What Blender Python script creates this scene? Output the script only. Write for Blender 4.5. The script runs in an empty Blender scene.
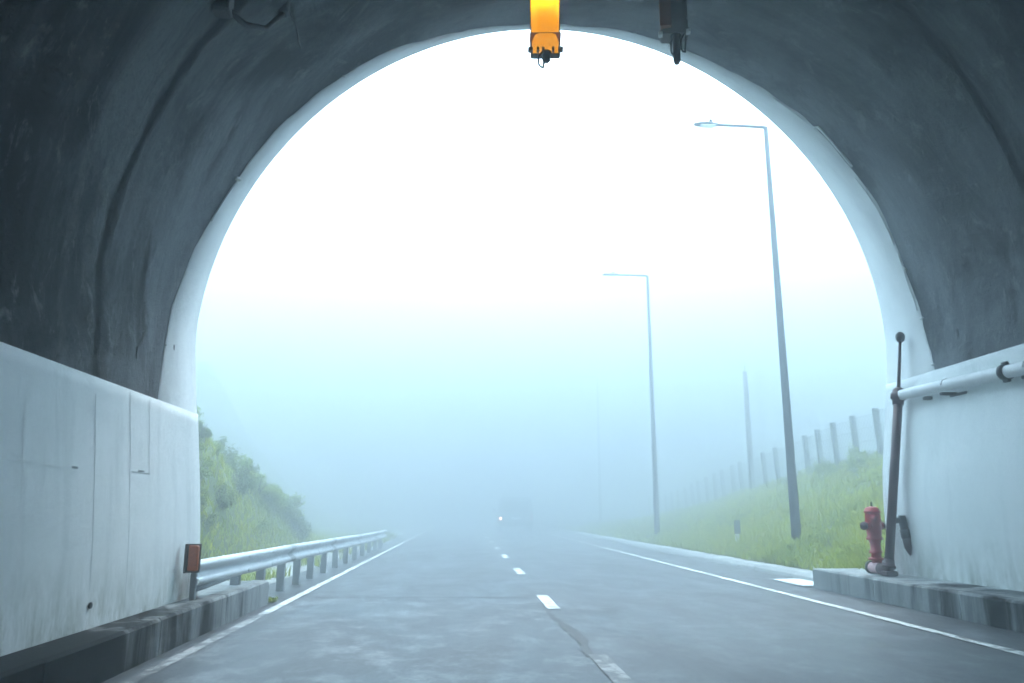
import bpy, math, random
import numpy as np
from mathutils import Vector, Matrix
random.seed(4); RNG = np.random.default_rng(4)
R = math.radians
scene = bpy.context.scene
COL = scene.collection

# ------------------------------------------------------------------ helpers
class MB:
    """collects shapes, builds ONE mesh object"""
    def __init__(s): s.v = []; s.f = []; s.sm = []
    def add(s, verts, faces, smooth=False):
        n = len(s.v); s.v += [tuple(p) for p in verts]
        s.f += [tuple(i + n for i in f) for f in faces]; s.sm += [smooth] * len(faces); return s
    def box(s, x0, x1, y0, y1, z0, z1, bev=0.0, M=None):
        if bev <= 0:
            vs = [(x, y, z) for z in (z0, z1) for x, y in ((x0, y0), (x1, y0), (x1, y1), (x0, y1))]
            fs = [(3, 2, 1, 0), (4, 5, 6, 7), (0, 1, 5, 4), (1, 2, 6, 5), (2, 3, 7, 6), (3, 0, 4, 7)]
        else:
            b = bev; vs = []; 
            def ring(i, z):
                x0_, x1_, y0_, y1_ = x0 + i, x1 - i, y0 + i, y1 - i
                c = b
                return [(x0_ + c, y0_, z), (x1_ - c, y0_, z), (x1_, y0_ + c, z), (x1_, y1_ - c, z),
                        (x1_ - c, y1_, z), (x0_ + c, y1_, z), (x0_, y1_ - c, z), (x0_, y0_ + c, z)]
            for i, z in ((b, z0), (0, z0 + b), (0, z1 - b), (b, z1)): vs += ring(i, z)
            fs = [tuple(reversed(range(8))), tuple(range(24, 32))]
            for k in range(3):
                for j in range(8):
                    a = k * 8 + j; c = k * 8 + (j + 1) % 8
                    fs.append((a, c, c + 8, a + 8))
        if M is not None: vs = [tuple(M @ Vector(p)) for p in vs]
        return s.add(vs, fs)
    def tube(s, pts, rad, n=10, caps=True, smooth=True):
        pts = [Vector(p) for p in pts]
        rads = rad if isinstance(rad, (list, tuple)) else [rad] * len(pts)
        vs = []; prev = None
        for i, p in enumerate(pts):
            t = (pts[min(i + 1, len(pts) - 1)] - pts[max(i - 1, 0)]).normalized()
            if prev is None:
                a = Vector((0, 0, 1)) if abs(t.z) < .9 else Vector((1, 0, 0))
                u = t.cross(a).normalized()
            else:
                u = (prev - t * prev.dot(t)).normalized()
            prev = u; w = t.cross(u)
            for k in range(n):
                an = 2 * math.pi * k / n
                vs.append(p + (u * math.cos(an) + w * math.sin(an)) * rads[i])
        fs = []
        for i in range(len(pts) - 1):
            for k in range(n):
                a = i * n + k; b = i * n + (k + 1) % n
                fs.append((a, b, b + n, a + n))
        s.add(vs, fs, smooth)
        if caps:
            m = len(s.v) - len(vs); L = len(pts) - 1
            s.f += [tuple(m + k for k in reversed(range(n))), tuple(m + L * n + k for k in range(n))]; s.sm += [False, False]
        return s
    def lathe(s, prof, n=18, M=None):
        """prof: (r, z) from bottom to top, about local z"""
        vs = []
        for r, z in prof:
            for k in range(n):
                a = 2 * math.pi * k / n; vs.append((r * math.cos(a), r * math.sin(a), z))
        if M is not None: vs = [tuple(M @ Vector(p)) for p in vs]
        fs = []
        for i in range(len(prof) - 1):
            for k in range(n):
                a = i * n + k; b = i * n + (k + 1) % n; fs.append((a, b, b + n, a + n))
        m = len(s.v); s.add(vs, fs, True)
        L = len(prof) - 1
        s.f += [tuple(m + k for k in reversed(range(n))), tuple(m + L * n + k for k in range(n))]; s.sm += [False, False]
        return s
    def build(s, name, mat, parent=None):
        me = bpy.data.meshes.new(name); me.from_pydata(s.v, [], s.f); me.update()
        me.polygons.foreach_set('use_smooth', s.sm)
        o = bpy.data.objects.new(name, me); COL.objects.link(o)
        if mat: me.materials.append(mat)
        if parent: o.parent = parent; o.matrix_parent_inverse = parent_inv(parent)
        return o
def parent_inv(p):
    # shapes are modelled in world metres for one-off things: undo the parent's offset
    M = Matrix.Identity(4); q = p
    while q is not None: M = q.matrix_basis @ M; q = q.parent
    return M.inverted() if p.get('_world') else Matrix.Identity(4)
def tag(o, label=None, cat=None, group=None, kind=None):
    if label: o['label'] = label
    if cat: o['category'] = cat
    if group: o['group'] = group
    if kind: o['kind'] = kind
    return o
def thing(name, label, cat, loc=(0, 0, 0), rz=0, group=None):
    o = bpy.data.objects.new(name, None); COL.objects.link(o)
    o.location = loc; o.rotation_euler = (0, 0, rz); o.empty_display_size = .2
    return tag(o, label, cat, group)
def copy_tree(o, parent=None):
    c = o.copy(); COL.objects.link(c); c.parent = parent
    for ch in list(o.children): copy_tree(ch, c)
    return c
def np_mesh(name, V, F, mat, parent=None, smooth=False):
    """fast mesh from arrays; F is (n,k) with constant k"""
    me = bpy.data.meshes.new(name); k = F.shape[1]
    me.vertices.add(len(V)); me.vertices.foreach_set('co', V.astype(np.float32).ravel())
    me.loops.add(F.size); me.loops.foreach_set('vertex_index', F.astype(np.int32).ravel())
    me.polygons.add(len(F)); me.polygons.foreach_set('loop_start', np.arange(0, F.size, k, dtype=np.int32))
    me.update(calc_edges=True)
    if smooth: me.polygons.foreach_set('use_smooth', [True] * len(F))
    o = bpy.data.objects.new(name, me); COL.objects.link(o); me.materials.append(mat)
    if parent: o.parent = parent
    return o

# ------------------------------------------------------------------ materials
class NT:
    def __init__(s, name):
        s.m = bpy.data.materials.new(name); s.m.use_nodes = True
        s.n = s.m.node_tree.nodes; s.l = s.m.node_tree.links
        s.b = s.n['Principled BSDF']; s.out = s.n['Material Output']
        s._c = None
    def new(s, t, **kw):
        x = s.n.new(t)
        for k, v in kw.items(): setattr(x, k, v)
        return x
    def link(s, a, b): s.l.new(a, b)
    def coord(s):
        if s._c is None: s._c = s.new('ShaderNodeTexCoord').outputs['Object']
        return s._c
    def noise(s, scale=(1, 1, 1), detail=4, rough=.6, dist=0.0, off=(0, 0, 0)):
        mp = s.new('ShaderNodeMapping'); mp.inputs['Scale'].default_value = scale; mp.inputs['Location'].default_value = off
        s.link(s.coord(), mp.inputs['Vector'])
        t = s.new('ShaderNodeTexNoise'); t.inputs['Scale'].default_value = 1; t.inputs['Detail'].default_value = detail
        t.inputs['Roughness'].default_value = rough; t.inputs['Distortion'].default_value = dist
        s.link(mp.outputs[0], t.inputs['Vector']); return t.outputs['Fac']
    def ramp(s, fac, stops):
        r = s.new('ShaderNodeValToRGB'); e = r.color_ramp.elements
        while len(e) < len(stops): e.new(.5)
        for el, (p, c) in zip(e, stops):
            el.position = p; el.color = (c, c, c, 1) if isinstance(c, (int, float)) else (*c, 1)
        s.link(fac, r.inputs['Fac']); return r.outputs['Color']
    def mix(s, fac, a, b, mode='MIX'):
        m = s.new('ShaderNodeMix', data_type='RGBA', blend_type=mode)
        for inp, v in ((m.inputs[0], fac), (m.inputs[6], a), (m.inputs[7], b)):
            if hasattr(v, 'is_linked'): s.link(v, inp)
            elif isinstance(v, (int, float)): inp.default_value = v if inp is m.inputs[0] else (v, v, v, 1)
            else: inp.default_value = (*v, 1)
        return m.outputs[2]
    def math(s, op, a, b=0.0, c=None, clamp=False):
        m = s.new('ShaderNodeMath', operation=op); m.use_clamp = clamp
        for i, v in enumerate((a, b) if c is None else (a, b, c)):
            if hasattr(v, 'is_linked'): s.link(v, m.inputs[i])
            else: m.inputs[i].default_value = v
        return m.outputs[0]
    def xyz(s):
        x = s.new('ShaderNodeSeparateXYZ'); s.link(s.coord(), x.inputs[0]); return x.outputs
    def bump(s, h, strength=.3, dist=.02):
        b = s.new('ShaderNodeBump'); b.inputs['Strength'].default_value = strength; b.inputs['Distance'].default_value = dist
        s.link(h, b.inputs['Height']); s.link(b.outputs[0], s.b.inputs['Normal'])
    def col(s, c):
        if hasattr(c, 'is_linked'): s.link(c, s.b.inputs['Base Color'])
        else: s.b.inputs['Base Color'].default_value = (*c, 1)
    def rough(s, r):
        if hasattr(r, 'is_linked'): s.link(r, s.b.inputs['Roughness'])
        else: s.b.inputs['Roughness'].default_value = r
def noisy(name, c1, c2, scale=3, rough=.7, metal=0, bump=.2, bscale=None, stretch=(1, 1, 1), spec=.5):
    t = NT(name); sc = tuple(scale * k for k in stretch)
    f = t.noise(sc); t.col(t.mix(t.ramp(f, [(.3, 0), (.7, 1)]), c1, c2)); t.rough(rough)
    t.b.inputs['Metallic'].default_value = metal; t.b.inputs['Specular IOR Level'].default_value = spec
    if bump: t.bump(t.noise((bscale or scale * 8,) * 3, 3), bump)
    return t.m

def mat_asphalt(name, lo, hi, light):
    t = NT(name)
    big = t.noise((.5, .35, 1), 6, .66, .1); mid = t.noise((1.9, 1.5, 1), 7, .74, .15, (7, 3, 0)); fine = t.noise((60, 60, 60), 2, .6)
    c = t.mix(t.ramp(big, [(.35, 0), (.65, 1)]), lo, hi)
    c = t.mix(t.math('MULTIPLY', t.ramp(mid, [(.49, 0), (.64, 1)]), .8), c, light)
    agg = t.noise((16, 11, 16), 5, .75, .1, (1, 4, 2)); c = t.mix(t.math('MULTIPLY', t.ramp(agg, [(.42, 0), (.62, 1)]), .4), c, tuple(k * .5 for k in lo))          # worn pale scuffs
    c = t.mix(t.math('MULTIPLY', t.ramp(fine, [(.35, 1), (.6, 0)]), .45), c, .02)
    x = t.xyz()[0]                                                                    # wheel tracks polished darker
    tr = t.math('SINE', t.math('MULTIPLY', t.math('ADD', x, .25), 3.45))
    c = t.mix(t.math('MULTIPLY', t.ramp(tr, [(.55, 0), (1, 1)]), .22), c, tuple(k * .55 for k in lo))
    t.col(c)
    wet = t.noise((.8, .3, 1), 5, .65, .5, (2, 9, 0))
    t.rough(t.ramp(wet, [(.35, .34), (.65, .54)]))
    t.bump(fine, .35, .006); return t.m
M_road = mat_asphalt('asphalt', (.04, .047, .057), (.074, .086, .1), (.185, .21, .235))
M_patch = mat_asphalt('older_asphalt', (.038, .046, .056), (.072, .084, .098), (.29, .325, .355))

def mat_paint(name, col, worn, amount):
    t = NT(name); f = t.noise((9, 5, 9), 6, .75); g = t.noise((1.2, .7, 1), 3, .6, 0, (3, 1, 0))
    k = t.math('ADD', f, t.math('MULTIPLY', t.math('SUBTRACT', g, .5), .6))
    t.col(t.mix(t.ramp(k, [(amount, 1), (amount + .14, 0)]), col, worn)); t.rough(.55); t.bump(t.noise((70,) * 3, 2), .2, .004)
    return t.m
M_line = mat_paint('road_paint', (.72, .73, .71), (.16, .165, .17), .36)
M_line_worn = mat_paint('worn_road_paint', (.45, .46, .46), (.13, .135, .14), .5)
M_line_worn2 = mat_paint('half_worn_road_paint', (.42, .44, .45), (.1, .108, .115), .44)
M_seal = noisy('crack_sealant', (.012, .012, .014), (.03, .03, .032), 6, .5, bump=.3)

def mat_lining():
    t = NT('sooty_shotcrete'); X, Y, Z = t.xyz()
    band = t.noise((.12, 1.5, .12), 6, .62, .3); band2 = t.noise((.5, 5.5, .5), 5, .65, .2, (5, 0, 2)); blot = t.noise((.8, .8, .8), 6, .68, .5, (1, 8, 4))
    c = t.mix(t.ramp(band, [(.34, 0), (.66, 1)]), (.014, .016, .02), (.19, .205, .22))
    c = t.mix(t.math('MULTIPLY', t.ramp(band2, [(.48, 0), (.6, 1)]), .55), c, (.026, .029, .034))
    c = t.mix(t.math('MULTIPLY', t.ramp(blot, [(.54, 0), (.7, 1)]), .5), c, (.19, .2, .205))
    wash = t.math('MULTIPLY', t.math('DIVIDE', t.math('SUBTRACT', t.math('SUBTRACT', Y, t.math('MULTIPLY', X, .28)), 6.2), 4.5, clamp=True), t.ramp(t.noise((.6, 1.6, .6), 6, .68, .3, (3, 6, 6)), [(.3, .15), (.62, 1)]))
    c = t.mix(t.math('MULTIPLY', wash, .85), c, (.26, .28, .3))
    soot = t.noise((.45, .9, .45), 7, .72, .5, (9, 1, 7))
    c = t.mix(t.math('MULTIPLY', t.ramp(soot, [(.48, 0), (.6, 1)]), .75), c, (.014, .016, .019))
    chalk = t.noise((2.2, 3.5, 2.2), 7, .75, .6, (2, 7, 7))
    c = t.mix(t.math('MULTIPLY', t.ramp(chalk, [(.56, 0), (.66, 1)]), .65), c, (.3, .315, .325))
    grit = t.noise((14, 22, 14), 5, .75, .2, (5, 5, 1))
    c = t.mix(t.math('MULTIPLY', t.ramp(grit, [(.5, 0), (.7, 1)]), .45), c, (.02, .022, .026))
    # dark leak line along the construction joint, wobbling
    wob = t.math('MULTIPLY', t.math('SUBTRACT', t.noise((.5, .5, .5), 4, .6, 0, (4, 4, 1)), .5), .34)
    # joint plane: y = 6.75 + .10*z (left), y = 8.9 (right)
    yl = t.math('SUBTRACT', t.math('ADD', Y, wob), t.math('MULTIPLY_ADD', X, .17, 7.5))
    d = t.math('ABSOLUTE', yl)
    wv = t.math('MULTIPLY_ADD', t.noise((1.6, 1.6, 1.6), 3, .6, 0, (9, 2, 2)), .26, -.03)
    st = t.math('SUBTRACT', 1, t.math('DIVIDE', d, wv), clamp=True)
    st = t.math('MULTIPLY', st, 1.4, clamp=True)
    c = t.mix(st, c, (.008, .009, .011))
    d2 = t.math('ABSOLUTE', t.math('SUBTRACT', t.math('ADD', Y, wob), t.math('MULTIPLY_ADD', X, .17, 4.4)))
    st2 = t.math('SUBTRACT', 1, t.math('DIVIDE', d2, .35), clamp=True)
    c = t.mix(t.math('MULTIPLY', st2, .6), c, (.012, .013, .016))
    # pinkish dust low down above the panels
    lo = t.math('MULTIPLY', t.math('SUBTRACT', 3.1, Z, clamp=True), t.ramp(t.noise((3, 2, 3), 5, .7), [(.45, 0), (.7, 1)]))
    c = t.mix(t.math('MULTIPLY', lo, .7), c, (.2, .185, .185))
    t.col(c); t.rough(.9); t.b.inputs['Specular IOR Level'].default_value = .2
    t.bump(t.math('ADD', t.noise((5, 5, 5), 8, .78), t.math('MULTIPLY', st, -.6)), .8, .08); return t.m
M_lining = mat_lining()

def mat_panel(name):
    t = NT(name); X, Y, Z = t.xyz()
    c = t.mix(t.ramp(t.noise((.5, .5, .35), 4, .6), [(.3, 0), (.7, 1)]), (.77, .81, .82), (.86, .885, .885))
    run = t.noise((3.5, 3.5, .22), 5, .68, .3)                                            # vertical run marks
    c = t.mix(t.math('MULTIPLY', t.ramp(run, [(.5, 0), (.68, 1)]), .4), c, (.5, .55, .55))
    run2 = t.noise((9, 9, .5), 4, .7, .2, (3, 7, 1))
    c = t.mix(t.math('MULTIPLY', t.ramp(run2, [(.58, 0), (.66, 1)]), .35), c, (.86, .88, .88))
    sp = t.noise((2.6, 2.6, 4), 6, .75, .3, (6, 2, 2))
    c = t.mix(t.math('MULTIPLY', t.ramp(sp, [(.66, 0), (.72, 1)]), .5), c, (.28, .3, .31))    # patches of grime
    low = t.math('MULTIPLY', t.math('MULTIPLY', t.math('SUBTRACT', .95, Z, clamp=True), 1.5), t.ramp(t.noise((5, 5, 2), 6, .74), [(.4, 0), (.62, 1)]))
    c = t.mix(t.math('MULTIPLY', low, .9, clamp=True), c, (.3, .33, .28))                      # splash dirt at the foot
    scuff = t.noise((1.4, 2.2, 9), 6, .72, .6, (8, 8, 2))
    c = t.mix(t.math('MULTIPLY', t.ramp(scuff, [(.6, 0), (.68, 1)]), .35), c, (.46, .5, .5))
    film = t.noise((.35, .3, .7), 5, .65, .4, (4, 1, 9))
    c = t.mix(t.math('MULTIPLY', t.ramp(film, [(.45, 0), (.68, 1)]), .28), c, (.58, .64, .63))
    t.col(c); t.rough(.8); t.b.inputs['Specular IOR Level'].default_value = .25; t.bump(t.noise((9, 9, 9), 6, .72), .3, .02); return t.m
M_panel = mat_panel('white_wall_paint')
def mat_ring():
    t = NT('washed_concrete')
    c = t.mix(t.ramp(t.noise((.8, 3, .8), 6, .65, .4), [(.3, 0), (.7, 1)]), (.7, .73, .74), (.84, .86, .86))
    c = t.mix(t.math('MULTIPLY', t.ramp(t.noise((2, 9, 2), 5, .7, .4, (2, 2, 5)), [(.56, 0), (.7, 1)]), .45), c, (.45, .48, .5))
    t.col(c); t.rough(.8); t.bump(t.noise((9,) * 3, 5, .7), .35, .03); return t.m
M_ring = mat_ring()
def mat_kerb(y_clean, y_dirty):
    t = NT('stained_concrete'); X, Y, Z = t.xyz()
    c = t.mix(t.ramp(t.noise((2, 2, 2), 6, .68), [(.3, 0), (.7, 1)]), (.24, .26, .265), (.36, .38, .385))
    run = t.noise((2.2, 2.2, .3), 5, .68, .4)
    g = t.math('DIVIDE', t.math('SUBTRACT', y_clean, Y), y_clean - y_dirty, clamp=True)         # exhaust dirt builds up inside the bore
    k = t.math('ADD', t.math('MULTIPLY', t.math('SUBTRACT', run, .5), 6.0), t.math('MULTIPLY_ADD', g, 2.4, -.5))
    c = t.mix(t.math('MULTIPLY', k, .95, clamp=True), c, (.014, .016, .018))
    pale = t.noise((5, 1.0, 5), 5, .7, .5, (3, 3, 3))
    c = t.mix(t.math('MULTIPLY', t.ramp(pale, [(.6, 0), (.72, 1)]), .3), c, (.3, .32, .33))
    t.col(c); t.rough(.85); t.b.inputs['Specular IOR Level'].default_value = .15; t.bump(t.noise((22,) * 3, 5, .7), .4, .012); return t.m
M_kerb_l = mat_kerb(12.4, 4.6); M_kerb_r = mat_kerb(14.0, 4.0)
M_conc = noisy('concrete', (.3, .31, .31), (.42, .43, .42), 1.8, .85, bump=.35, bscale=16)
M_conc_dark = noisy('damp_concrete', (.12, .125, .13), (.2, .21, .21), 3, .8, bump=.3, bscale=16)
M_galv = noisy('galvanised_steel', (.5, .53, .55), (.62, .65, .67), 5, .42, metal=.55, bump=.06, bscale=30)
M_galv_dull = noisy('weathered_steel', (.22, .24, .26), (.32, .34, .36), 6, .55, metal=.35, bump=.1, bscale=30)
M_pole = noisy('grey_pole_paint', (.035, .045, .055), (.06, .07, .08), 3, .5, metal=0, bump=.06, bscale=30)
M_wood = noisy('weathered_timber', (.07, .06, .055), (.13, .115, .1), 4, .85, bump=.3, stretch=(6, 6, .6))
M_red = noisy('hydrant_red', (.34, .004, .012), (.5, .012, .022), 6, .38, bump=.12, bscale=30)
M_pink = noisy('faded_red_paint', (.62, .36, .38), (.75, .55, .56), 6, .5, bump=.12, bscale=30)
M_maroon = noisy('maroon_pipe_paint', (.035, .006, .011), (.065, .014, .02), 5, .45, bump=.1, bscale=30)
M_black = noisy('black_iron', (.012, .012, .014), (.03, .03, .034), 8, .5, bump=.15, bscale=30)
M_whitepipe = noisy('white_pipe_paint', (.66, .68, .7), (.8, .81, .82), 5, .4, bump=.05, bscale=30)
M_refl = noisy('orange_reflector', (.62, .13, .012), (.45, .085, .012), 18, .3, bump=.3, bscale=80)
M_reflback = noisy('dark_bracket', (.05, .035, .03), (.09, .06, .05), 8, .6, bump=.2)
M_alu = noisy('dull_aluminium', (.62, .65, .66), (.75, .77, .78), 8, .5, metal=.0, bump=.05)
M_housing = noisy('dusty_brown_housing', (.055, .045, .042), (.1, .075, .06), 6, .6, bump=.15)
M_amber_off = noisy('unlit_amber_lens', (.3, .1, .03), (.22, .07, .025), 9, .4, bump=.05)
M_rubber = noisy('black_rubber', (.01, .01, .011), (.02, .02, .02), 9, .6, bump=.1)
M_grass_soil = noisy('mossy_soil', (.06, .085, .018), (.1, .125, .028), 2.4, .95, bump=.5, bscale=14)
M_ground = noisy('wet_earth', (.06, .065, .05), (.1, .105, .08), .8, .95, bump=.4, bscale=6)
M_mesh = noisy('fence_wire', (.16, .18, .2), (.24, .26, .28), 9, .6, metal=0, bump=0)

def leaf_mat(name, dark, mid, yellow, trans=.35):
    t = NT(name); g = t.new('ShaderNodeNewGeometry'); o = t.new('ShaderNodeObjectInfo')
    c = t.ramp(g.outputs['Random Per Island'], [(0, dark), (.45, mid), (.85, mid), (1, yellow)])
    pat = t.noise((.7, .7, .7), 4, .6)
    c = t.mix(t.math('MULTIPLY', t.ramp(pat, [(.35, 0), (.7, 1)]), .6), c, yellow)
    c = t.mix(t.math('MULTIPLY', o.outputs['Random'], .35), c, dark)
    t.col(c); t.rough(.55)
    tr = t.new('ShaderNodeBsdfTranslucent'); t.link(c, tr.inputs['Color'])
    m = t.new('ShaderNodeMixShader'); m.inputs[0].default_value = trans
    t.link(t.b.outputs[0], m.inputs[1]); t.link(tr.outputs[0], m.inputs[2]); t.link(m.outputs[0], t.out.inputs['Surface'])
    return t.m
M_grass = leaf_mat('grass_blades', (.17, .24, .02), (.32, .39, .03), (.55, .54, .05), .5)
M_leaf = leaf_mat('shrub_leaves', (.05, .085, .018), (.12, .18, .03), (.24, .28, .04))
M_leaf_light = leaf_mat('pale_shrub_leaves', (.1, .16, .02), (.22, .31, .035), (.4, .43, .05))
M_post = noisy('damp_post_concrete', (.1, .11, .12), (.16, .17, .18), 5, .85, bump=.3, bscale=20)
M_stem = noisy('woody_stem', (.05, .04, .03), (.09, .075, .055), 12, .9, bump=.3)

def emit_mat(name, col, strength):
    t = NT(name); t.b.inputs['Base Color'].default_value = (*col, 1)
    t.b.inputs['Emission Color'].default_value = (*col, 1); t.b.inputs['Emission Strength'].default_value = strength
    return t.m
def lamp_cover():
    t = NT('amber_cover'); f = t.noise((12, 12, 5), 4, .6)
    c = t.mix(f, (1.0, .36, .0), (1.0, .47, .0))
    t.b.inputs['Emission Strength'].default_value = LAMP_E
    t.link(c, t.b.inputs['Emission Color']); t.col((.6, .25, .02)); t.rough(.35)
    tr = t.new('ShaderNodeBsdfTranslucent'); tr.inputs['Color'].default_value = (1, .6, .02, 1)
    m = t.new('ShaderNodeMixShader'); m.inputs[0].default_value = .6
    t.link(t.b.outputs[0], m.inputs[1]); t.link(tr.outputs[0], m.inputs[2]); t.link(m.outputs[0], t.out.inputs['Surface'])
    return t.m
LAMP_E = .26
M_lampcover = lamp_cover()
M_bulb = emit_mat('sodium_bulb', (1, .7, .2), 2.6)
M_taillight = emit_mat('lit_indicator', (1, .55, .4), 2.2)

# ------------------------------------------------------------------ camera
F_PX, CH = 780.0, 1.25
a = (463 - 512) / F_PX; b = (341.5 - 512) / F_PX
dn = Vector((a, b, 1)).normalized()
psi = -math.asin(dn.x); th = math.atan2(-dn.y, dn.z)
rt = Vector((math.cos(psi), -math.sin(psi), 0)); fw = Vector((math.sin(psi) * math.cos(th), math.cos(psi) * math.cos(th), math.sin(th))); up = rt.cross(fw)
cam = bpy.data.objects.new('camera', bpy.data.cameras.new('camera')); COL.objects.link(cam)
Mx = Matrix((rt, up, -fw)).transposed().to_4x4(); Mx.translation = (0, 0, CH); cam.matrix_world = Mx
cam.data.sensor_width = 36; cam.data.lens = F_PX / 1024 * 36; cam.data.clip_start = .05; cam.data.clip_end = 1500
scene.camera = cam

# ------------------------------------------------------------------ tunnel profile (x, z), left foot -> crown -> right foot
SK, K0 = .28, 10.496                                     # portal plane  y = K0 + SK*x
arch = [(-3.303, 3.5), (-3.26, 3.898), (-3.185, 4.29), (-3.082, 4.672), (-2.952, 5.044), (-2.797, 5.404), (-2.618, 5.751), (-2.418, 6.085), (-2.198, 6.405), (-1.957, 6.709), (-1.697, 6.997), (-1.419, 7.269), (-1.122, 7.522), (-0.808, 7.756), (-0.477, 7.97), (-0.13, 8.16), (0.232, 8.327), (0.608, 8.467), (0.995, 8.58), (1.394, 8.663), (1.8, 8.716), (2.212, 8.736), (2.627, 8.722), (3.042, 8.674), (3.454, 8.591), (3.86, 8.473), (4.256, 8.32), (4.639, 8.132), (5.005, 7.911), (5.351, 7.657), (5.673, 7.373), (5.969, 7.061), (6.236, 6.723), (6.471, 6.362), (6.671, 5.982), (6.835, 5.585), (6.96, 5.177), (7.045, 4.759), (7.089, 4.338), (7.091, 3.916), (7.051, 3.5)]
left_wall = [(-3.07, .30), (-3.09, .9), (-3.135, 1.5), (-3.18, 1.95), (-3.225, 2.40)]
right_wall = [(7.03, 3.32), (6.97, 2.9), (6.86, 2.3), (6.77, 1.75), (6.74, 1.1), (6.76, .30)]
upper = [(-3.225, 2.40), (-3.265, 2.8), (-3.295, 3.15)] + arch + [(7.03, 3.32)]
def catmull(P, sub):
    out = []
    for i in range(len(P) - 1):
        p0, p1, p2, p3 = [np.array(P[max(0, min(len(P) - 1, j))]) for j in (i - 1, i, i + 1, i + 2)]
        for k in range(sub):
            t = k / sub
            out.append(tuple(.5 * ((2 * p1) + (-p0 + p2) * t + (2 * p0 - 5 * p1 + 4 * p2 - p3) * t * t + (-p0 + 3 * p1 - 3 * p2 + p3) * t ** 3)))
    out.append(tuple(P[-1])); return out
UP = catmull(upper, 3)
portal = lambda x: K0 + SK * x
# soot boundary: distance back from the portal as a function of arc position
so_pts = [(-3.13, 2.39, 1.22), (-3.24, 3.23, .93), (-3.25, 3.94, .70), (-3.17, 4.34, .65), (-3.05, 4.76, .54), (-2.85, 5.28, .47), (-2.52, 5.92, .45), (-2.01, 6.64, .40), (-1.72, 6.98, .38), (-1.05, 7.58, .32), (-.7, 7.83, .24), (-.31, 8.07, .2), (.6, 8.47, .12), (1.72, 8.71, .14), (2.56, 8.73, .24), (4.26, 8.32, .38), (5.6, 7.45, .69), (6.23, 6.74, .76), (6.63, 6.08, .9), (7.03, 4.86, .95), (7.1, 4.04, 1.13), (6.95, 3.31, 1.35)]
def angp(x, z): 
    v = math.atan2(z - 3.5, x - 1.8); return v + 2 * math.pi if v < -1.9 else v
so_t = sorted((angp(x, z), d) for x, z, d in so_pts)
def soot(x, z): return float(np.interp(angp(x, z), [q[0] for q in so_t], [q[1] for q in so_t]))

YB = -42.0
tunnel = thing('tunnel', 'wide arched concrete road tunnel with soot dark lining and white painted lower walls', 'tunnel', (1.9, 0, 0))
tunnel['_world'] = 1
def sheet(prof, ys_of, name, mat, smooth=True):
    """sweep a profile along Y; ys_of(x,z,i) gives the list of y stations"""
    V = []; n = None
    for i, (x, z) in enumerate(prof):
        ys = ys_of(x, z, i); n = len(ys)
        V += [(x, y, z) for y in ys]
    Fc = [(i * n + j, i * n + j + 1, (i + 1) * n + j + 1, (i + 1) * n + j) for i in range(len(prof) - 1) for j in range(n - 1)]
    m = MB(); m.add(V, Fc, smooth); return m.build(name, mat, tunnel)
jit = [random.uniform(-.018, .018) for _ in UP]
for i in range(2, len(jit)):                              # ragged soot edge, in short runs
    if random.random() < .45: jit[i] = jit[i - 1]
def lin_ys(x, z, i):
    e = portal(x) - soot(x, z) + jit[i]
    return [YB] + list(np.linspace(-12, e - .01, 26))
sheet(UP, lin_ys, 'lining', M_lining)
def ring_ys(x, z, i):
    e = portal(x) - soot(x, z) + jit[i]
    return [e - .008, e, e + .5 * (portal(x) - e), portal(x) - .02, portal(x)]
V = []; 
for i, (x, z) in enumerate(UP):
    q = Vector((1.8 - x, 3.5 - z)).normalized() if z > 3.5 else Vector((1 if x < 0 else -1, 0))
    ys = ring_ys(x, z, i)
    for j, y in enumerate(ys):
        o = (0, .012, .012, .012, 0)[j]                   # ring stands 12 mm proud of the lining
        V.append((x + q.x * o, y, z + q.y * o))
n = 5
m = MB(); m.add(V, [(i * n + j, i * n + j + 1, (i + 1) * n + j + 1, (i + 1) * n + j) for i in range(len(UP) - 1) for j in range(n - 1)], True)
m.build('portal_ring', M_ring, tunnel)
# lower walls: slightly proud white panels with a top ledge
def panel(prof, side):
    V = []; st = [YB] + list(np.linspace(-10, 0, 6))
    P = catmull(prof, 3)
    if side < 0: P = P + [(P[-1][0] - .03, P[-1][1] + .002)]
    else: P = [(P[0][0] + .03, P[0][1] + .002)] + P
    P = [(x + (.02 if side < 0 else -.02), z) for x, z in P]
    for x, z in P:
        for k in range(9):
            e = portal(x)
            V.append((x, YB + (e - YB) * (k / 8), z))
    n = 9
    m = MB(); m.add(V, [(i * n + j, i * n + j + 1, (i + 1) * n + j + 1, (i + 1) * n + j) for i in range(len(P) - 1) for j in range(n - 1)], True)
    return m.build('wall_panel', M_panel, tunnel)
wpl = panel(left_wall, -1); wpr = panel(right_wall, 1)
# outer shell: portal end face + back of the lining, so that no light leaks
FULL = left_wall[:-1] + UP + right_wall[1:]
def outer(x, z):
    if z > 3.5:
        q = Vector((x - 1.8, z - 3.5)).normalized(); return (x + q.x * .75, z + q.y * .75)
    return (x - .75, z) if x < 1.8 else (x + .75, z)
OUT = [outer(*p) for p in FULL]
V = []
for (x, z), (ox, oz) in zip(FULL, OUT): V += [(x, portal(x) + .002, z), (ox, portal(ox) + .002, oz), (ox, YB, oz)]
m = MB(); m.add(V, [f for i in range(len(FULL) - 1) for f in ((i * 3, i * 3 + 1, i * 3 + 4, i * 3 + 3), (i * 3 + 1, i * 3 + 2, i * 3 + 5, i * 3 + 4))], False)
m.build('portal_face', M_ring, tunnel)
# closed far end of the bore (the tunnel goes on, bending away in the dark)
m = MB(); m.add([(x, YB + .01, z) for x, z in FULL], [tuple(range(len(FULL)))]); m.build('bore_end', M_lining, tunnel)
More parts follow.
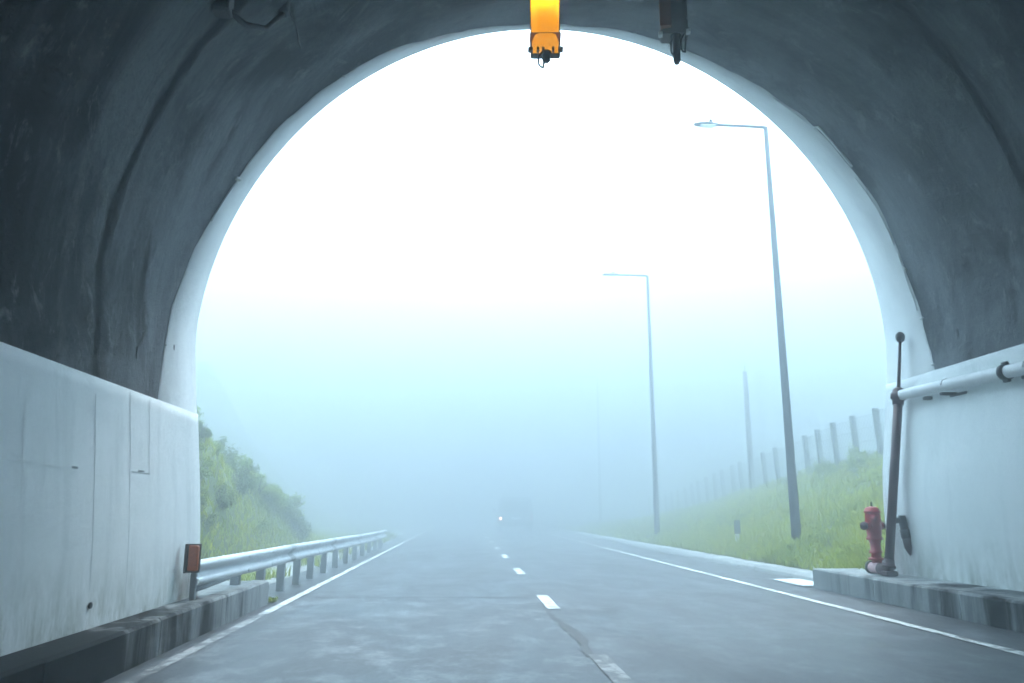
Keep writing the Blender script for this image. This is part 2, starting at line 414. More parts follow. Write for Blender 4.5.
# panel joints, patch outline, drain hole on the left wall (thin real grooves filled dark)
def wx(z, side=-1):
    P = left_wall if side < 0 else right_wall[::-1]
    return float(np.interp(z, [p[1] for p in P], [p[0] for p in P])) + (.02 if side < 0 else -.02)
def wall_strip(name, pts, w, mat, side=-1, d=.003):
    m = MB()
    for (y0, z0), (y1, z1) in zip(pts[:-1], pts[1:]):
        vert = abs(z1 - z0) > abs(y1 - y0)
        dy, dz = (w / 2, 0) if vert else (0, w / 2)
        o = d if side < 0 else -d
        m.add([(wx(z0, side) + o, y0 - dy, z0 - dz), (wx(z0, side) + o, y0 + dy, z0 + dz), (wx(z1, side) + o, y1 + dy, z1 + dz), (wx(z1, side) + o, y1 - dy, z1 - dz)], [(0, 1, 2, 3)])
    return m.build(name, mat, wpl if side < 0 else wpr)
wpl['_world'] = wpr['_world'] = 0
M_joint = noisy('joint_filler', (.36, .4, .41), (.52, .56, .57), 8, .7, bump=0)
M_jdark = noisy('grimy_joint', (.14, .16, .17), (.3, .33, .34), 9, .8, bump=0)
M_pale = noisy('fresh_filler', (.8, .82, .82), (.72, .75, .75), 6, .6, bump=0)
def wig(y0, z0, y1, z1, n=8, a=.006):
    return [(y0 + (y1 - y0) * k / n + random.uniform(-a, a), z0 + (z1 - z0) * k / n) for k in range(n + 1)]
for y, z0, z1, w, mt in ((6.9, .62, 2.25, .013, M_joint), (7.62, .4, 2.38, .012, M_joint), (8.08, 1.62, 2.36, .012, M_joint), (5.2, .35, 2.3, .01, M_joint), (3.2, .35, 2.3, .02, M_joint)):
    wall_strip('joint', wig(y, z0, y, z1), w, mt)
for y0, z0, y1, z1, w, mt in ((5.6, 1.60, 5.9, 1.60, .014, M_pale), (6.02, 1.595, 6.35, 1.585, .016, M_pale), (6.5, 1.60, 6.6, 1.60, .02, M_jdark), (7.65, 1.62, 8.1, 1.62, .014, M_joint), (7.8, 1.635, 7.95, 1.64, .012, M_jdark)):
    wall_strip('joint', [(y0, z0), (y1, z1)], w, mt, d=.0045)
wall_strip('filler_streak', wig(5.8, .8, 5.8, 1.95), .03, M_pale)
m = MB(); m.lathe([(.02, 0), (.028, .012), (.024, .02), (.012, .014)], 12, Matrix.Translation((wx(.5), 6.92, .5)) @ Matrix.Rotation(R(90), 4, 'Y')); m.build('weep_pipe', M_black, wpl)
# scraps of formwork strip left along the edge of the clean ring
def on_prof(t):
    i = min(len(UP) - 2, max(0, int(t))); f = t - i
    x = UP[i][0] * (1 - f) + UP[i + 1][0] * f; z = UP[i][1] * (1 - f) + UP[i + 1][1] * f
    return x, z
def near_idx(x, z): return min(range(len(UP)), key=lambda i: (UP[i][0] - x) ** 2 + (UP[i][1] - z) ** 2)
for (xa, za, xb, zb_, off, rad, mt) in ((5.62, 7.42, 6.25, 6.72, -.10, .022, M_pale), (6.30, 6.6, 6.86, 5.5, .03, .012, M_conc), (6.9, 5.35, 7.08, 4.4, .02, .012, M_conc), (-3.1, 4.65, -2.9, 5.2, -.02, .014, M_conc), (5.0, 7.92, 5.5, 7.5, .03, .01, M_conc)):
    i0, i1 = near_idx(xa, za), near_idx(xb, zb_); pts = []
    for i in range(min(i0, i1), max(i0, i1) + 1):
        x, z = UP[i]; q = Vector((1.8 - x, 3.5 - z)).normalized()
        pts.append((x + q.x * .02, portal(x) - soot(x, z) + off, z + q.y * .02))
    MB().tube(pts, rad, 6).build('edge_strip', M_pale, tunnel)
for (x, z, s) in ((5.62, 7.42, .07), (6.5, 6.31, .05), (7.0, 4.98, .05), (7.09, 4.2, .045), (-2.86, 5.28, .06), (-3.21, 3.0, .03), (-1.72, 6.98, .03), (2.62, 8.72, .05), (7.05, 3.42, .04), (.2, 8.31, .035), (-.6, 7.9, .03)):
    i = near_idx(x, z); x, z = UP[i]; q = Vector((1.8 - x, 3.5 - z)).normalized()
    yy = portal(x) - soot(x, z)
    M = Matrix.Translation((x + q.x * .02, yy - s * .6, z + q.y * .02)) @ Matrix.Rotation(random.uniform(0, 3), 4, 'Z') @ Matrix.Rotation(random.uniform(0, 3), 4, 'X')
    m = MB(); m.box(-s * .7, s * .7, -s * .4, s * .4, -s * .35, s * .35, s * .12, M); m.build('mortar_blob', M_pale, tunnel)
for (x, z, yo) in ((-3.2, 2.75, 1.75), (7.07, 3.75, 1.95), (-3.22, 3.0, .75)):           # small weep slots in the lining
    i = near_idx(x, z); xx, zz = UP[i]; sg = 1 if xx < 0 else -1
    MB().box(xx + sg * .002, xx + sg * .012, portal(xx) - yo - .02, portal(xx) - yo + .02, zz - .06, zz + .06).build('weep_slot', M_black, tunnel)

# ------------------------------------------------------------------ ground and road
def struct(name, o): o.name = name; o['kind'] = 'structure'; return o
V = np.array([(-118, -48, -.06), (118, -48, -.06), (118, 258, -.06), (-118, 258, -.06)], float)
struct('ground', np_mesh('ground', V, np.array([[0, 1, 2, 3]]), M_ground))
def flat(x0, x1, y0, y1, z, name, mat, parent=None):
    return np_mesh(name, np.array([(x0, y0, z), (x1, y0, z), (x1, y1, z), (x0, y1, z)], float), np.array([[0, 1, 2, 3]]), mat, parent)
road = struct('road', flat(-3.35, 6.45, -46, 256, 0, 'road', M_road))
# older left-lane surface ends in a ragged transverse seam
pts = [(-2.6, -46), (1.14, -46)] + [(1.14 + random.uniform(-.015, .015), y) for y in np.arange(-2, 12, .5)] + [(1.14, 12.1), (.6, 12.14), (.1, 12.1), (-.5, 12.2), (-1.2, 12.2), (-2.1, 12.3), (-2.6, 12.33)]
m = MB(); m.add([(x, y, .004) for x, y in pts], [tuple(range(len(pts)))]); m.build('older_lane_surface', M_patch, road)
def line_mesh(xc, w, y0, y1, z, name, mat, n):
    V = []
    for k in range(n + 1):
        y = y0 + (y1 - y0) * k / n; j = random.uniform(-.006, .006)
        V += [(xc - w / 2 + j, y, z), (xc + w / 2 + j * .6 + random.uniform(-.004, .004), y, z)]
    m = MB(); m.add(V, [(2 * k, 2 * k + 1, 2 * k + 3, 2 * k + 2) for k in range(n)]); return m.build(name, mat, road)
line_mesh(-2.47, .125, 10.4, 250, .009, 'edge_line', M_line, 260); line_mesh(-2.47, .12, -40, 10.4, .009, 'edge_line', M_line_worn2, 60)
line_mesh(5.03, .13, -40, 250, .009, 'edge_line', M_line, 300)
ys = [11.57, 17.45, 23.25, 28.3, 34.1, 39.9, 45.7, 51.5, 57.3, 63.1, 68.9, 74.7]
for y in ys: line_mesh(1.215, .17, y - .85, y + .85, .009, 'lane_dash', M_line, 6)
for y in (6.4, .6, -5.2): line_mesh(1.215, .16, y - .95, y + .95, .009, 'lane_dash', M_line_worn, 6)
# open longitudinal crack between lanes
V = []; yy = np.arange(7.2, 12.2, .11); x = 1.19
for i, y in enumerate(yy):
    x = 1.15 + .05 * math.sin(y * 1.7) + random.uniform(-.012, .012); w = .03 + .022 * random.random() + (.03 if 8 < y < 9.2 else 0)
    V += [(x - w, y, .0085), (x + w * .8, y, .0085)]
m = MB(); m.add(V, [(2 * i, 2 * i + 1, 2 * i + 3, 2 * i + 2) for i in range(len(yy) - 1)]); m.build('open_seam', M_seal, road)
V = []; xx = np.arange(-2.2, 1.12, .12)
for x in xx:
    y = 12.2 - .05 * x + random.uniform(-.01, .01); w = .02 + .02 * random.random(); V += [(x, y - w, .0082), (x, y + w, .0082)]
m = MB(); m.add(V, [(2 * i, 2 * i + 1, 2 * i + 3, 2 * i + 2) for i in range(len(xx) - 1)]); m.build('open_seam', M_seal, road)

# raised walkways of the tunnel (their kerb faces are cast in segments)
def walkway(xk, xw, y1, y1w, mat, name):
    m = MB(); sg = 1 if xw > xk else -1; h = .32
    seg = list(np.arange(y1, YB, -2.0)) + [YB]
    for a_, b_ in zip(seg[:-1], seg[1:]):
        y0, y2 = b_ + .006, a_ - .006
        h2 = h + random.uniform(-.004, .004)
        prof = [(xk, -.05), (xk, h2 - .025), (xk + sg * .025, h2), (xk + sg * .2, h2)]
        V = [(x, y, z) for y in (y0, y2) for x, z in prof] + [(xk + sg * .2, y0, -.05), (xk + sg * .2, y2, -.05)]
        m.add(V, [(0, 4, 5, 1), (1, 5, 6, 2), (2, 6, 7, 3), (4, 9, 7, 6, 5), (0, 1, 2, 3, 8)])
    # slab behind kerb stones, outline follows the wall
    a = (xk + sg * .2, YB); 
    V = [(xk + sg * .2, YB), (xk + sg * .2, y1), (xw, y1), (xw, YB)]
    m.add([(x, y, .313) for x, y in V] + [(x, y, -.05) for x, y in V], [(0, 1, 2, 3), (1, 5, 6, 2), (0, 4, 5, 1), (2, 6, 7, 3)])
    o = m.build(name, mat); o['kind'] = 'structure'; return o
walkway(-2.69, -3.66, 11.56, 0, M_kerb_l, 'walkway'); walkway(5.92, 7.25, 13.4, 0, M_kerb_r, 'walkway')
# outside kerb on the right, sloping light stones, and a gully slab
m = MB()
for k in range(60):
    y0 = 13.42 + k * 1.0; y1 = y0 + .985
    x0 = 6.36 + random.uniform(-.008, .008)
    V = [(x, y, z) for y in (y0, y1) for x, z in ((x0, -.04), (x0 + .05, .07), (x0 + .12, .13), (x0 + .34, .15), (x0 + .36, -.04))]
    m.add(V, [(0, 5, 6, 1), (1, 6, 7, 2), (2, 7, 8, 3), (3, 8, 9, 4), (0, 1, 2, 3, 4), (9, 8, 7, 6, 5)])
struct('kerb', m.build('kerb', M_conc))
slab = MB(); slab.box(5.78, 6.3, 13.5, 14.8, .002, .035, .012)
tag(slab.build('gully_slab', M_pale), 'flat pale concrete gully slab beside the end of the right walkway', 'slab')
struct('drainage_channel', flat(-4.5, -3.36, 9.4, 200, .012, 'drainage_channel', M_conc))

# ------------------------------------------------------------------ terrain
def fbm(x, y, s=1.0):
    v = 0; amp = 1
    for k in range(4):
        f = s * 2 ** k
        v = v + amp * np.sin(x * f * 1.3 + 1.7 * k + np.sin(y * f * .9 + k)) * np.cos(y * f * 1.1 + 2.3 * k + .7 * np.sin(x * f * .7)); amp *= .5
    return v
def crest(y): return np.interp(y, [10, 20, 23.7, 26.5, 30, 36, 43, 46, 52, 60, 90], [3.4, 3.22, 3.0, 2.88, 2.55, 2.12, 1.5, 1.15, .85, .6, .35])
def bank_z(x, y):
    t = np.clip((x - 6.68) / 6.32, 0, 1); base = .13 + (crest(y) - .13) * t ** 1.08
    return base + .05 * fbm(x, y, 1.3) * np.clip(t * 6, 0, 1) - np.clip(x - 13.3, 0, 40) * .12
def left_z(x, y):
    g = np.interp(y, [8, 14, 17.9, 19.5, 22.6, 26.5, 31, 36, 60], [1.25, 1.2, 1.1, .9, .66, .36, .1, .05, .03])
    d = np.clip(-4.5 - x, 0, 60)
    near = np.minimum(d * 2.1, 2.6 + (d - 1.2) * .62) * g
    hill = 5.5 * np.exp(-(((x + 42) / 17) ** 2 + ((y - 62) / 26) ** 2)) + 11 * np.exp(-(((x + 21) / 7) ** 2 + ((y - 57) / 8) ** 2)) * (1 + .12 * fbm(x, y, .5))
    return -.02 + np.where(d > 0, np.maximum(near, 0) + .10 * fbm(x, y, .9) * np.clip(d, 0, 1), 0) + hill * np.clip((d - 1) / 4, 0, 1)
def terrain(name, fn, xs, ys, mat):
    XX, YY = np.meshgrid(xs, ys); Z = fn(XX, YY); n = len(xs)
    V = np.stack([XX.ravel(), YY.ravel(), Z.ravel()], 1)
    i, j = np.meshgrid(np.arange(len(ys) - 1), np.arange(n - 1), indexing='ij'); a_ = (i * n + j).ravel()
    o = np_mesh(name, V, np.stack([a_, a_ + 1, a_ + n + 1, a_ + n], 1), mat, smooth=True); o['kind'] = 'structure'; return o
terrain('grass_bank', bank_z, np.concatenate([np.linspace(6.68, 14, 50), np.linspace(15, 60, 16)]), np.concatenate([np.linspace(12.75, 50, 150), np.linspace(52, 120, 20)]), M_grass_soil)
terrain('hillside', left_z, np.concatenate([np.linspace(-100, -16, 34), np.linspace(-15, -4.5, 50)]), np.concatenate([np.linspace(9.0, 50, 140), np.linspace(51, 130, 40)]), M_grass_soil)
# earth piled over the bore
MO = [outer(*p) for p in FULL]
mp = [(1.9 + (x - 1.9) * 1.12, z * 1.08 + .3) for x, z in MO]
mp = [(-8.5, -.05)] + mp + [(12.3, -.05)]
V = [(x, y, z) for x, z in mp for y in (YB - 1, 4, 7.6 + .26 * x)]
m = MB(); m.add(V, [(i * 3 + j, i * 3 + j + 1, i * 3 + j + 4, i * 3 + j + 3) for i in range(len(mp) - 1) for j in range(2)], True)
struct('hillside', m.build('hillside', M_grass_soil))

# ------------------------------------------------------------------ vegetation
def blades(fn, xs, ys, hs, ws, lean=.5):
    """curved two-segment grass blades"""
    n = len(xs); z = fn(xs, ys) - .02
    a = RNG.uniform(0, 2 * np.pi, n); l = RNG.uniform(.15, lean, n) * hs
    dx, dy = np.cos(a), np.sin(a); sx, sy = -dy * ws / 2, dx * ws / 2
    P = np.zeros((n, 5, 3))
    P[:, 0] = np.stack([xs - sx, ys - sy, z], 1); P[:, 1] = np.stack([xs + sx, ys + sy, z], 1)
    mx, my, mz = xs + dx * l * .35, ys + dy * l * .35, z + hs * .62
    P[:, 2] = np.stack([mx + sx * .8, my + sy * .8, mz], 1); P[:, 3] = np.stack([mx - sx * .8, my - sy * .8, mz], 1)
    P[:, 4] = np.stack([xs + dx * l, ys + dy * l, z + hs], 1)
    b_ = np.arange(n)[:, None] * 5
    F = np.concatenate([b_ + [0, 1, 2], b_ + [0, 2, 3], b_ + [3, 2, 4]])
    return P.reshape(-1, 3), F
def leaf_cloud(n, rad, clumps, size, seed):
    g = np.random.default_rng(seed)
    c = g.normal(size=(clumps, 3)); c /= np.linalg.norm(c, axis=1)[:, None]
    c *= g.uniform(.25, .85, clumps)[:, None]; c[:, 2] = np.abs(c[:, 2]) * 1.0 + .12
    k = g.integers(0, clumps, n); d = g.normal(size=(n, 3)); d /= np.linalg.norm(d, axis=1)[:, None]
    p = c[k] + d * (g.uniform(.05, .34, n) * g.uniform(.7, 1.2, clumps)[k])[:, None]
    p = p * np.array(rad); p[:, 2] = np.maximum(p[:, 2], .02)
    nrm = d + g.normal(scale=.6, size=(n, 3)); nrm /= np.linalg.norm(nrm, axis=1)[:, None]
    t = np.cross(nrm, g.normal(size=(n, 3))); t /= np.linalg.norm(t, axis=1)[:, None]; w = np.cross(nrm, t)
    L = size * g.uniform(.6, 1.3, n)[:, None]; W = L * .42
    V = np.stack([p - t * L, p + w * W + nrm * L * .12, p + t * L, p - w * W + nrm * L * .12], 1).reshape(-1, 3)
    return V, np.arange(n * 4).reshape(-1, 4)
n = 70000
u = RNG.random(n); ys_ = 12.8 + 40 * u ** 1.9; xs_ = 6.72 + 7.0 * RNG.random(n) ** 1.15
pat = fbm(xs_, ys_, 1.6); keep = RNG.random(n) < np.clip(.75 + .35 * pat, .3, 1); xs_, ys_, pat = xs_[keep], ys_[keep], pat[keep]
hs = (.09 + .17 * RNG.random(len(xs_))) * (1 + .35 * pat) * np.interp(xs_, [6.7, 9, 12, 13.5], [1, 1.1, .8, .55]); ws = .016 + .018 * RNG.random(len(xs_)) + ys_ * .0006
V, F = blades(bank_z, xs_, ys_, hs, ws, .8)
tri = [V]; trf = [F]; off = len(V)
for k in range(420):
    y = 13 + 22 * random.random() ** 1.6; x = 6.8 + 6 * random.random(); s = random.uniform(.12, .34)
    v, f = leaf_cloud(26, (s, s, s * random.uniform(.7, 1.5)), 4, .05 + .03 * random.random(), 900 + k)
    v = v + np.array([x, y, float(bank_z(np.array(x), np.array(y)))]); f = np.concatenate([f[:, [0, 1, 2]], f[:, [0, 2, 3]]]) + off
    tri.append(v); trf.append(f); off += len(v)
V = np.concatenate(tri); F = np.concatenate(trf)
o = np_mesh('grass', V, F, M_grass); tag(o, 'lush yellow green grass covering the right embankment below the wire fence', 'grass', kind='stuff')
n = 40000
ys_ = 9.5 + 32 * RNG.random(n) ** 1.5; xs_ = -4.55 - 8 * RNG.random(n) ** 1.2
hs = (.08 + .14 * RNG.random(n)); ws = .03 + .03 * RNG.random(n)
V, F = blades(left_z, xs_, ys_, hs, ws, .9)
o = np_mesh('grass', V, F, M_grass); tag(o, 'green grass and weeds covering the left slope behind the guard rail', 'grass', kind='stuff')
# thin verge grass along the guard rail feet and under it further on
n = 5000
ys_ = 14 + 30 * RNG.random(n); xs_ = -3.2 - .9 * RNG.random(n) ** .7; keep = fbm(xs_ * 2, ys_, 1.1) > .2; xs_, ys_ = xs_[keep], ys_[keep]
V, F = blades(lambda x, y: x * 0 + .02, xs_, ys_, .08 + .2 * RNG.random(len(xs_)), .02 + .02 * RNG.random(len(xs_)), .9)
o = np_mesh('grass', V, F, M_grass); tag(o, 'sparse weeds growing along the feet of the guard rail', 'weeds', kind='stuff')

def shrub_proto(seed, rad, n, size, mat, label, group):
    r = thing('shrub', label, 'shrub', group=group)
    V, F = leaf_cloud(n, rad, 16, size, seed); np_mesh('foliage', V, F, mat, r)
    m = MB(); g = random.Random(seed)
    for k in range(6):
        a_ = g.uniform(0, 6.28); e = (math.cos(a_) * rad[0] * .6, math.sin(a_) * rad[1] * .6, rad[2] * g.uniform(.6, .95))
        m.tube([(0, 0, -.1), (e[0] * .35, e[1] * .35, e[2] * .5), e], [.025, .018, .006], 5)
    m.build('stem', M_stem, r); return r
GL = 'shrubs on the left slope'
LL = ['mid green leafy shrub on the misty slope behind the left guard rail', 'pale green bush on the misty slope behind the left guard rail']
protos = [shrub_proto(11, (.75, .75, .8), 1500, .07, M_leaf, LL[0], GL), shrub_proto(12, (.6, .6, .95), 1300, .07, M_leaf, LL[0], GL), shrub_proto(13, (.85, .8, .6), 1500, .065, M_leaf_light, LL[1], GL)]
used = set(); cnt = 0
for i in range(80):
    y = 11.5 + 16.5 * random.random() ** .9; x = -4.9 - 4.2 * random.random() 
    if i > 45: y = 14.5 + 8 * random.random(); x = -4.9 - (y - 12) * .3 * random.random()
    p = random.choice((0, 1, 2, 2))
    o = protos[p] if p not in used else copy_tree(protos[p]); used.add(p)
    s = random.uniform(.65, 1.2) if i <= 45 else random.uniform(.32, .62)
    if y < 18.5: s *= .7
    o.location = (x, y, float(left_z(np.array(x), np.array(y))) - .05); o.rotation_euler = (random.uniform(-.15, .15), random.uniform(-.1, .25), random.uniform(0, 6.28)); o.scale = (s, s, s * random.uniform(.85, 1.2))
GR = 'shrubs below the wire fence'
p1 = shrub_proto(21, (.6, .6, .75), 1300, .06, M_leaf_light, 'light green bush rising in front of the nearest fence posts on the right bank', GR)
for i, (x, y, s) in enumerate(((12.2, 25.6, .75), (12.4, 27.3, .65), (12.4, 23.9, .9), (11.6, 22.6, .8), (11.7, 24.5, .6), (12.2, 29.2, .5))):
    o = p1 if i == 0 else copy_tree(p1)
    o.location = (x, y, float(bank_z(np.array(x), np.array(y))) - .05); o.rotation_euler = (0, 0, random.uniform(0, 6)); o.scale = (s, s, s * .95)
# one small tuft at the foot of the left kerb end
w = thing('weed', 'small yellow green weed at the end of the left walkway kerb', 'weed', (-2.66, 11.7, 0))
V, F = leaf_cloud(60, (.12, .12, .14), 6, .035, 5); np_mesh('foliage', V, F, M_grass, w)

# ------------------------------------------------------------------ guard rail
rail = thing('guard_rail', 'galvanised corrugated steel guard rail on short posts along the left edge', 'guard rail', (-2.85, 9.7, 0)); rail['_world'] = 1
def rail_x(y): return float(np.interp(y, [9.05, 10.5, 12, 14, 24, 60], [-2.9, -2.87, -2.84, -2.82, -2.78, -2.6]))
def rail_c(y): return float(np.interp(y, [9.6, 14, 24, 60], [.59, .58, .5, .46]))
wprof = [(-.035, -.155), (.0, -.15), (.04, -.115), (.045, -.08), (.0, -.04), (-.03, -.015), (-.03, .015), (.0, .04), (.045, .08), (.04, .115), (.0, .15), (-.035, .155)]
V = []; Ys = list(np.arange(9.06, 14, .3)) + list(np.arange(14, 30, 1.0)); n = len(wprof)
for y in Ys:
    for (dx, dz) in [(a_, b_ * .9) for a_, b_ in wprof]: V.append((rail_x(y) + dx, y, rail_c(y) + dz))
for y in Ys:
    for (dx, dz) in [(a_, b_ * .9) for a_, b_ in wprof]: V.append((rail_x(y) + dx - .004, y, rail_c(y) + dz))
N = len(Ys) * n; Fc = []
for i in range(len(Ys) - 1):
    for j in range(n - 1):
        q = (i * n + j, (i + 1) * n + j, (i + 1) * n + j + 1, i * n + j + 1); Fc.append(q); Fc.append(tuple(N + k for k in reversed(q)))
m = MB(); m.add(V, Fc, True); m.build('rail', M_galv, rail)
for ys_ in (13.55, 17.75, 21.9, 26.1):
    V = []; L2 = (ys_ - .16, ys_, ys_ + .16)
    for y in L2: V += [(rail_x(y) + dx + .007, y, rail_c(y) + dz * .9) for dx, dz in wprof]
    m = MB(); m.add(V, [(i * n + j, (i + 1) * n + j, (i + 1) * n + j + 1, i * n + j + 1) for i in range(2) for j in range(n - 1)], True); m.build('splice_plate', M_galv_dull, rail)
pm = MB(); pm.box(-.06, .06, -.05, .05, -.05, .7, .008)
post0 = None; bolt0 = None
py = [10.9, 12.13, 13.4, 14.6, 15.85, 17.3, 18.8] + list(np.arange(20.4, 29, 1.6))
for y in py:
    if post0 is None:
        post0 = pm.build('post', M_galv_dull); p = post0
    else: p = post0.copy(); COL.objects.link(p)
    p.parent = rail; p.matrix_parent_inverse = parent_inv(rail); p.location = (rail_x(y) - .115, y, rail_c(y) - .62 + (.0 if y > 11.6 else .33)); p.scale = (1, 1, 1 if y > 11.6 else .55)
    for dz in (.085, -.085):
        if bolt0 is None:
            m = MB(); m.lathe([(.018, 0), (.018, .008), (.01, .014)], 8, Matrix.Rotation(R(90), 4, 'Y')); bo = bolt0 = m.build('bolt', M_galv_dull)
        else: bo = bolt0.copy(); COL.objects.link(bo)
        bo.parent = p; bo.matrix_parent_inverse = Matrix.Identity(4); sz = p.scale.z
        bo.location = (.158, 0, (rail_c(y) + dz - p.location.z) / sz); bo.scale = (1, 1, 1 / sz)
m = MB(); m.box(-2.968, -2.862, 8.95, 9.0, .625, .895, .01); rb = m.build('reflector', M_refl, rail); rb['_world'] = 0
m = MB(); m.box(-2.995, -2.855, 9.002, 9.04, .605, .91, .006); m.box(-3.0, -2.975, 8.93, 9.0, .605, .91); m.build('reflector_frame', M_reflback, rail)
m = MB(); m.box(-2.96, -2.9, 9.06, 9.12, .31, .6, .006); m.tube([(-2.93, 9.1, .42), (-2.92, 9.5, .43), (-2.9, 10.3, .46)], .035, 8); m.build('end_bracket', M_galv_dull, rail)

# ------------------------------------------------------------------ street lamps
def street_lamp(label):
    r = thing('street_lamp', label, 'street lamp', group='street lamps along the right verge')
    H = 10.45
    MB().tube([(0, 0, -.3), (0, 0, .9), (0, 0, 3), (0, 0, H)], [.115, .11, .095, .055], 14).build('pole', M_pole, r)
    MB().tube([(0, 0, H - .12), (-.05, 0, H), (-.6, 0, H + .015), (-1.25, 0, H + .02)], [.05, .045, .038, .035], 10).build('arm', M_pole, r)
    h = MB()
    pr = [(-1.15, .03, .045), (-1.3, .09, .06), (-1.55, .13, .062), (-1.75, .12, .045), (-1.86, .06, .02)]
    V = []
    for x, w, t in pr:
        for a_ in range(10):
            an = 2 * math.pi * a_ / 10; V.append((x, w * math.cos(an), H + .02 + t * math.sin(an) * (.9 if math.sin(an) > 0 else .5)))
    h.add(V, [(i * 10 + k, i * 10 + (k + 1) % 10, (i + 1) * 10 + (k + 1) % 10, (i + 1) * 10 + k) for i in range(4) for k in range(10)] + [tuple(range(10)), tuple(range(49, 39, -1))], True)
    hd = h.build('lamp_head', M_pole, r)
    MB().lathe([(.05, 0), (.05, .07), (.035, .11), (.01, .125)], 12, Matrix.Translation((-1.42, 0, H + .06))).build('photocell', M_pole, hd)
    MB().box(-1.7, -1.32, -.09, .09, H - .022, H - .008).build('lens', M_alu, hd)
    m = MB(); m.box(-.2, .2, -.2, .2, -.5, .12, .02); m.box(-.42, -.215, -.16, .1, -.5, .06, .015); m.build('footing', M_conc_dark, r)
    d = MB(); d.box(-.05, .05, -.118, -.09, .55, .95, .006); d.build('hatch', M_pole, r)
    return r
lp = street_lamp('tall grey street lamp nearest the tunnel, standing on the grass bank')
lp.location = (7.6, 17.9, .42)
for (x, y, z, lab) in ((7.45, 30.4, .30, 'hazy second street lamp beyond the nearest one, its arm still readable'), (8.8, 50.8, .6, 'faintest street lamp, almost lost in the fog')):
    c_ = copy_tree(lp); c_.location = (x, y, z); c_['label'] = lab; c_.scale = (1, 1, .9 if y > 45 else 1)
# old timber pole behind the fence
up_ = thing('utility_pole', 'dark slender timber pole standing behind the wire fence in the fog', 'pole', (12.95 + .5, 36.3, 1.5))
MB().tube([(0, 0, -.3), (.02, 0, 3), (.03, 0, 6.35)], [.15, .13, .1], 10).build('shaft', M_wood, up_)
MB().tube([(.03, 0, 6.35), (.03, 0, 6.72)], [.03, .02], 6).build('cap', M_wood, up_)

# ------------------------------------------------------------------ wire fence
fence = thing('wire_fence', 'wire mesh fence with leaning concrete posts along the top of the right bank', 'fence', (13, 24, 0)); fence['_world'] = 1
fy = [21.0, 22.4, 23.74, 25.25, 26.69, 27.92, 29.04, 30.43, 31.95, 33.34, 34.89, 36.22, 37.38, 38.88, 40.22, 41.61, 43.1, 44.25, 45.67, 47.45, 48.87, 50.3, 51.8, 53.3, 54.8]
pm = MB(); pm.box(-.08, .08, -.075, .075, -.5, 1.46, .012); p0 = None
for y in fy:
    p = pm.build('post', M_post) if p0 is None else p0.copy()
    if p0 is None: p0 = p
    else: COL.objects.link(p)
    p.parent = fence; p.matrix_parent_inverse = parent_inv(fence)
    p.location = (13, y, float(crest(y))); p.rotation_euler = (random.uniform(-.03, .03), random.uniform(-.085, -.03), 0)
m = MB(); gy = np.arange(20.4, 55, .5)
for h in (.08, .5, .92, 1.3):
    m.tube([(13 - .055 * h - .06, y, float(crest(y)) + h + .02 * math.sin(y * 4.4)) for y in gy], .009, 4, False)
step = .2
for y in np.arange(20.4, 54, step):
    for sg in (1, -1):
        y2 = y + sg * 1.22
        if y2 < 20.4 or y2 > 55: continue
        m.tube([(13 - .06 - .055 * .08, y, float(crest(y)) + .08), (13 - .06 - .055 * 1.3, y2, float(crest(y2)) + 1.3)], .006, 3, False)
m.build('wire_mesh', M_mesh, fence)
mk = thing('marker_post', 'short grey verge marker post on the grass beyond the nearest street lamp', 'marker post', (7.3, 21.0, .38))
MB().box(-.05, .05, -.03, .03, -.2, .6, .01).build('post', M_alu, mk)
MB().box(-.085, .085, -.045, -.032, .3, .66, .01).build('plate', M_pole, mk)

# ------------------------------------------------------------------ fire main on the right wall
RX = 6.83
mainp = thing('fire_pipe', 'maroon standpipe feeding the white fire main along the right tunnel wall', 'pipe', (6.38, 11.75, .32)); mainp['_world'] = 1
bot = Vector((6.37, 11.75, .46)); top = Vector((6.80, 11.75, 3.03)); ax = (top - bot).normalized()
MB().tube([bot, top], .066, 16).build('riser', M_maroon, mainp)
def along(k): return bot + (top - bot) * k
m = MB()
rotax = ax.to_track_quat('Z', 'Y').to_matrix().to_4x4()
m.lathe([(.085, -.14), (.085, -.06), (.115, -.055), (.115, -.01), (.115, .03), (.09, .035), (.09, .1), (.05, .13)], 16, Matrix.Translation(top) @ rotax)
m.box(-.02, .02, -.12, .12, -.045, .0, .005, Matrix.Translation(top) @ rotax)
m.build('flange', M_maroon, mainp)
p0_ = Vector((RX, 11.66, 3.04)); slope = -.025
MB().tube([top + Vector((.0, .0, .0)), (RX, 11.6, 3.037), (RX, 8, 2.947), (RX, -40, 2.9)], .083, 18).build('main_pipe', M_whitepipe, mainp)
def zp(y): return 3.037 - .025 * (11.6 - y) if y > 8 else 2.947 - .001 * (8 - y)
m_c = None
for y in (9.32, 5.3, 1.3, -2.7, -6.7):
    m = MB(); m.lathe([(.088, -.045), (.105, -.04), (.105, .04), (.088, .045)], 18, Matrix.Translation((RX, y, zp(y))) @ Matrix.Rotation(R(90), 4, 'X'))
    m.box(-.02, .02, -.05, .05, .095, .13, .004, Matrix.Translation((RX, y, zp(y))))
    m.box(-.025, .025, -.05, .05, -.13, -.095, .004, Matrix.Translation((RX, y, zp(y))))
    m.build('coupling', M_black, mainp)
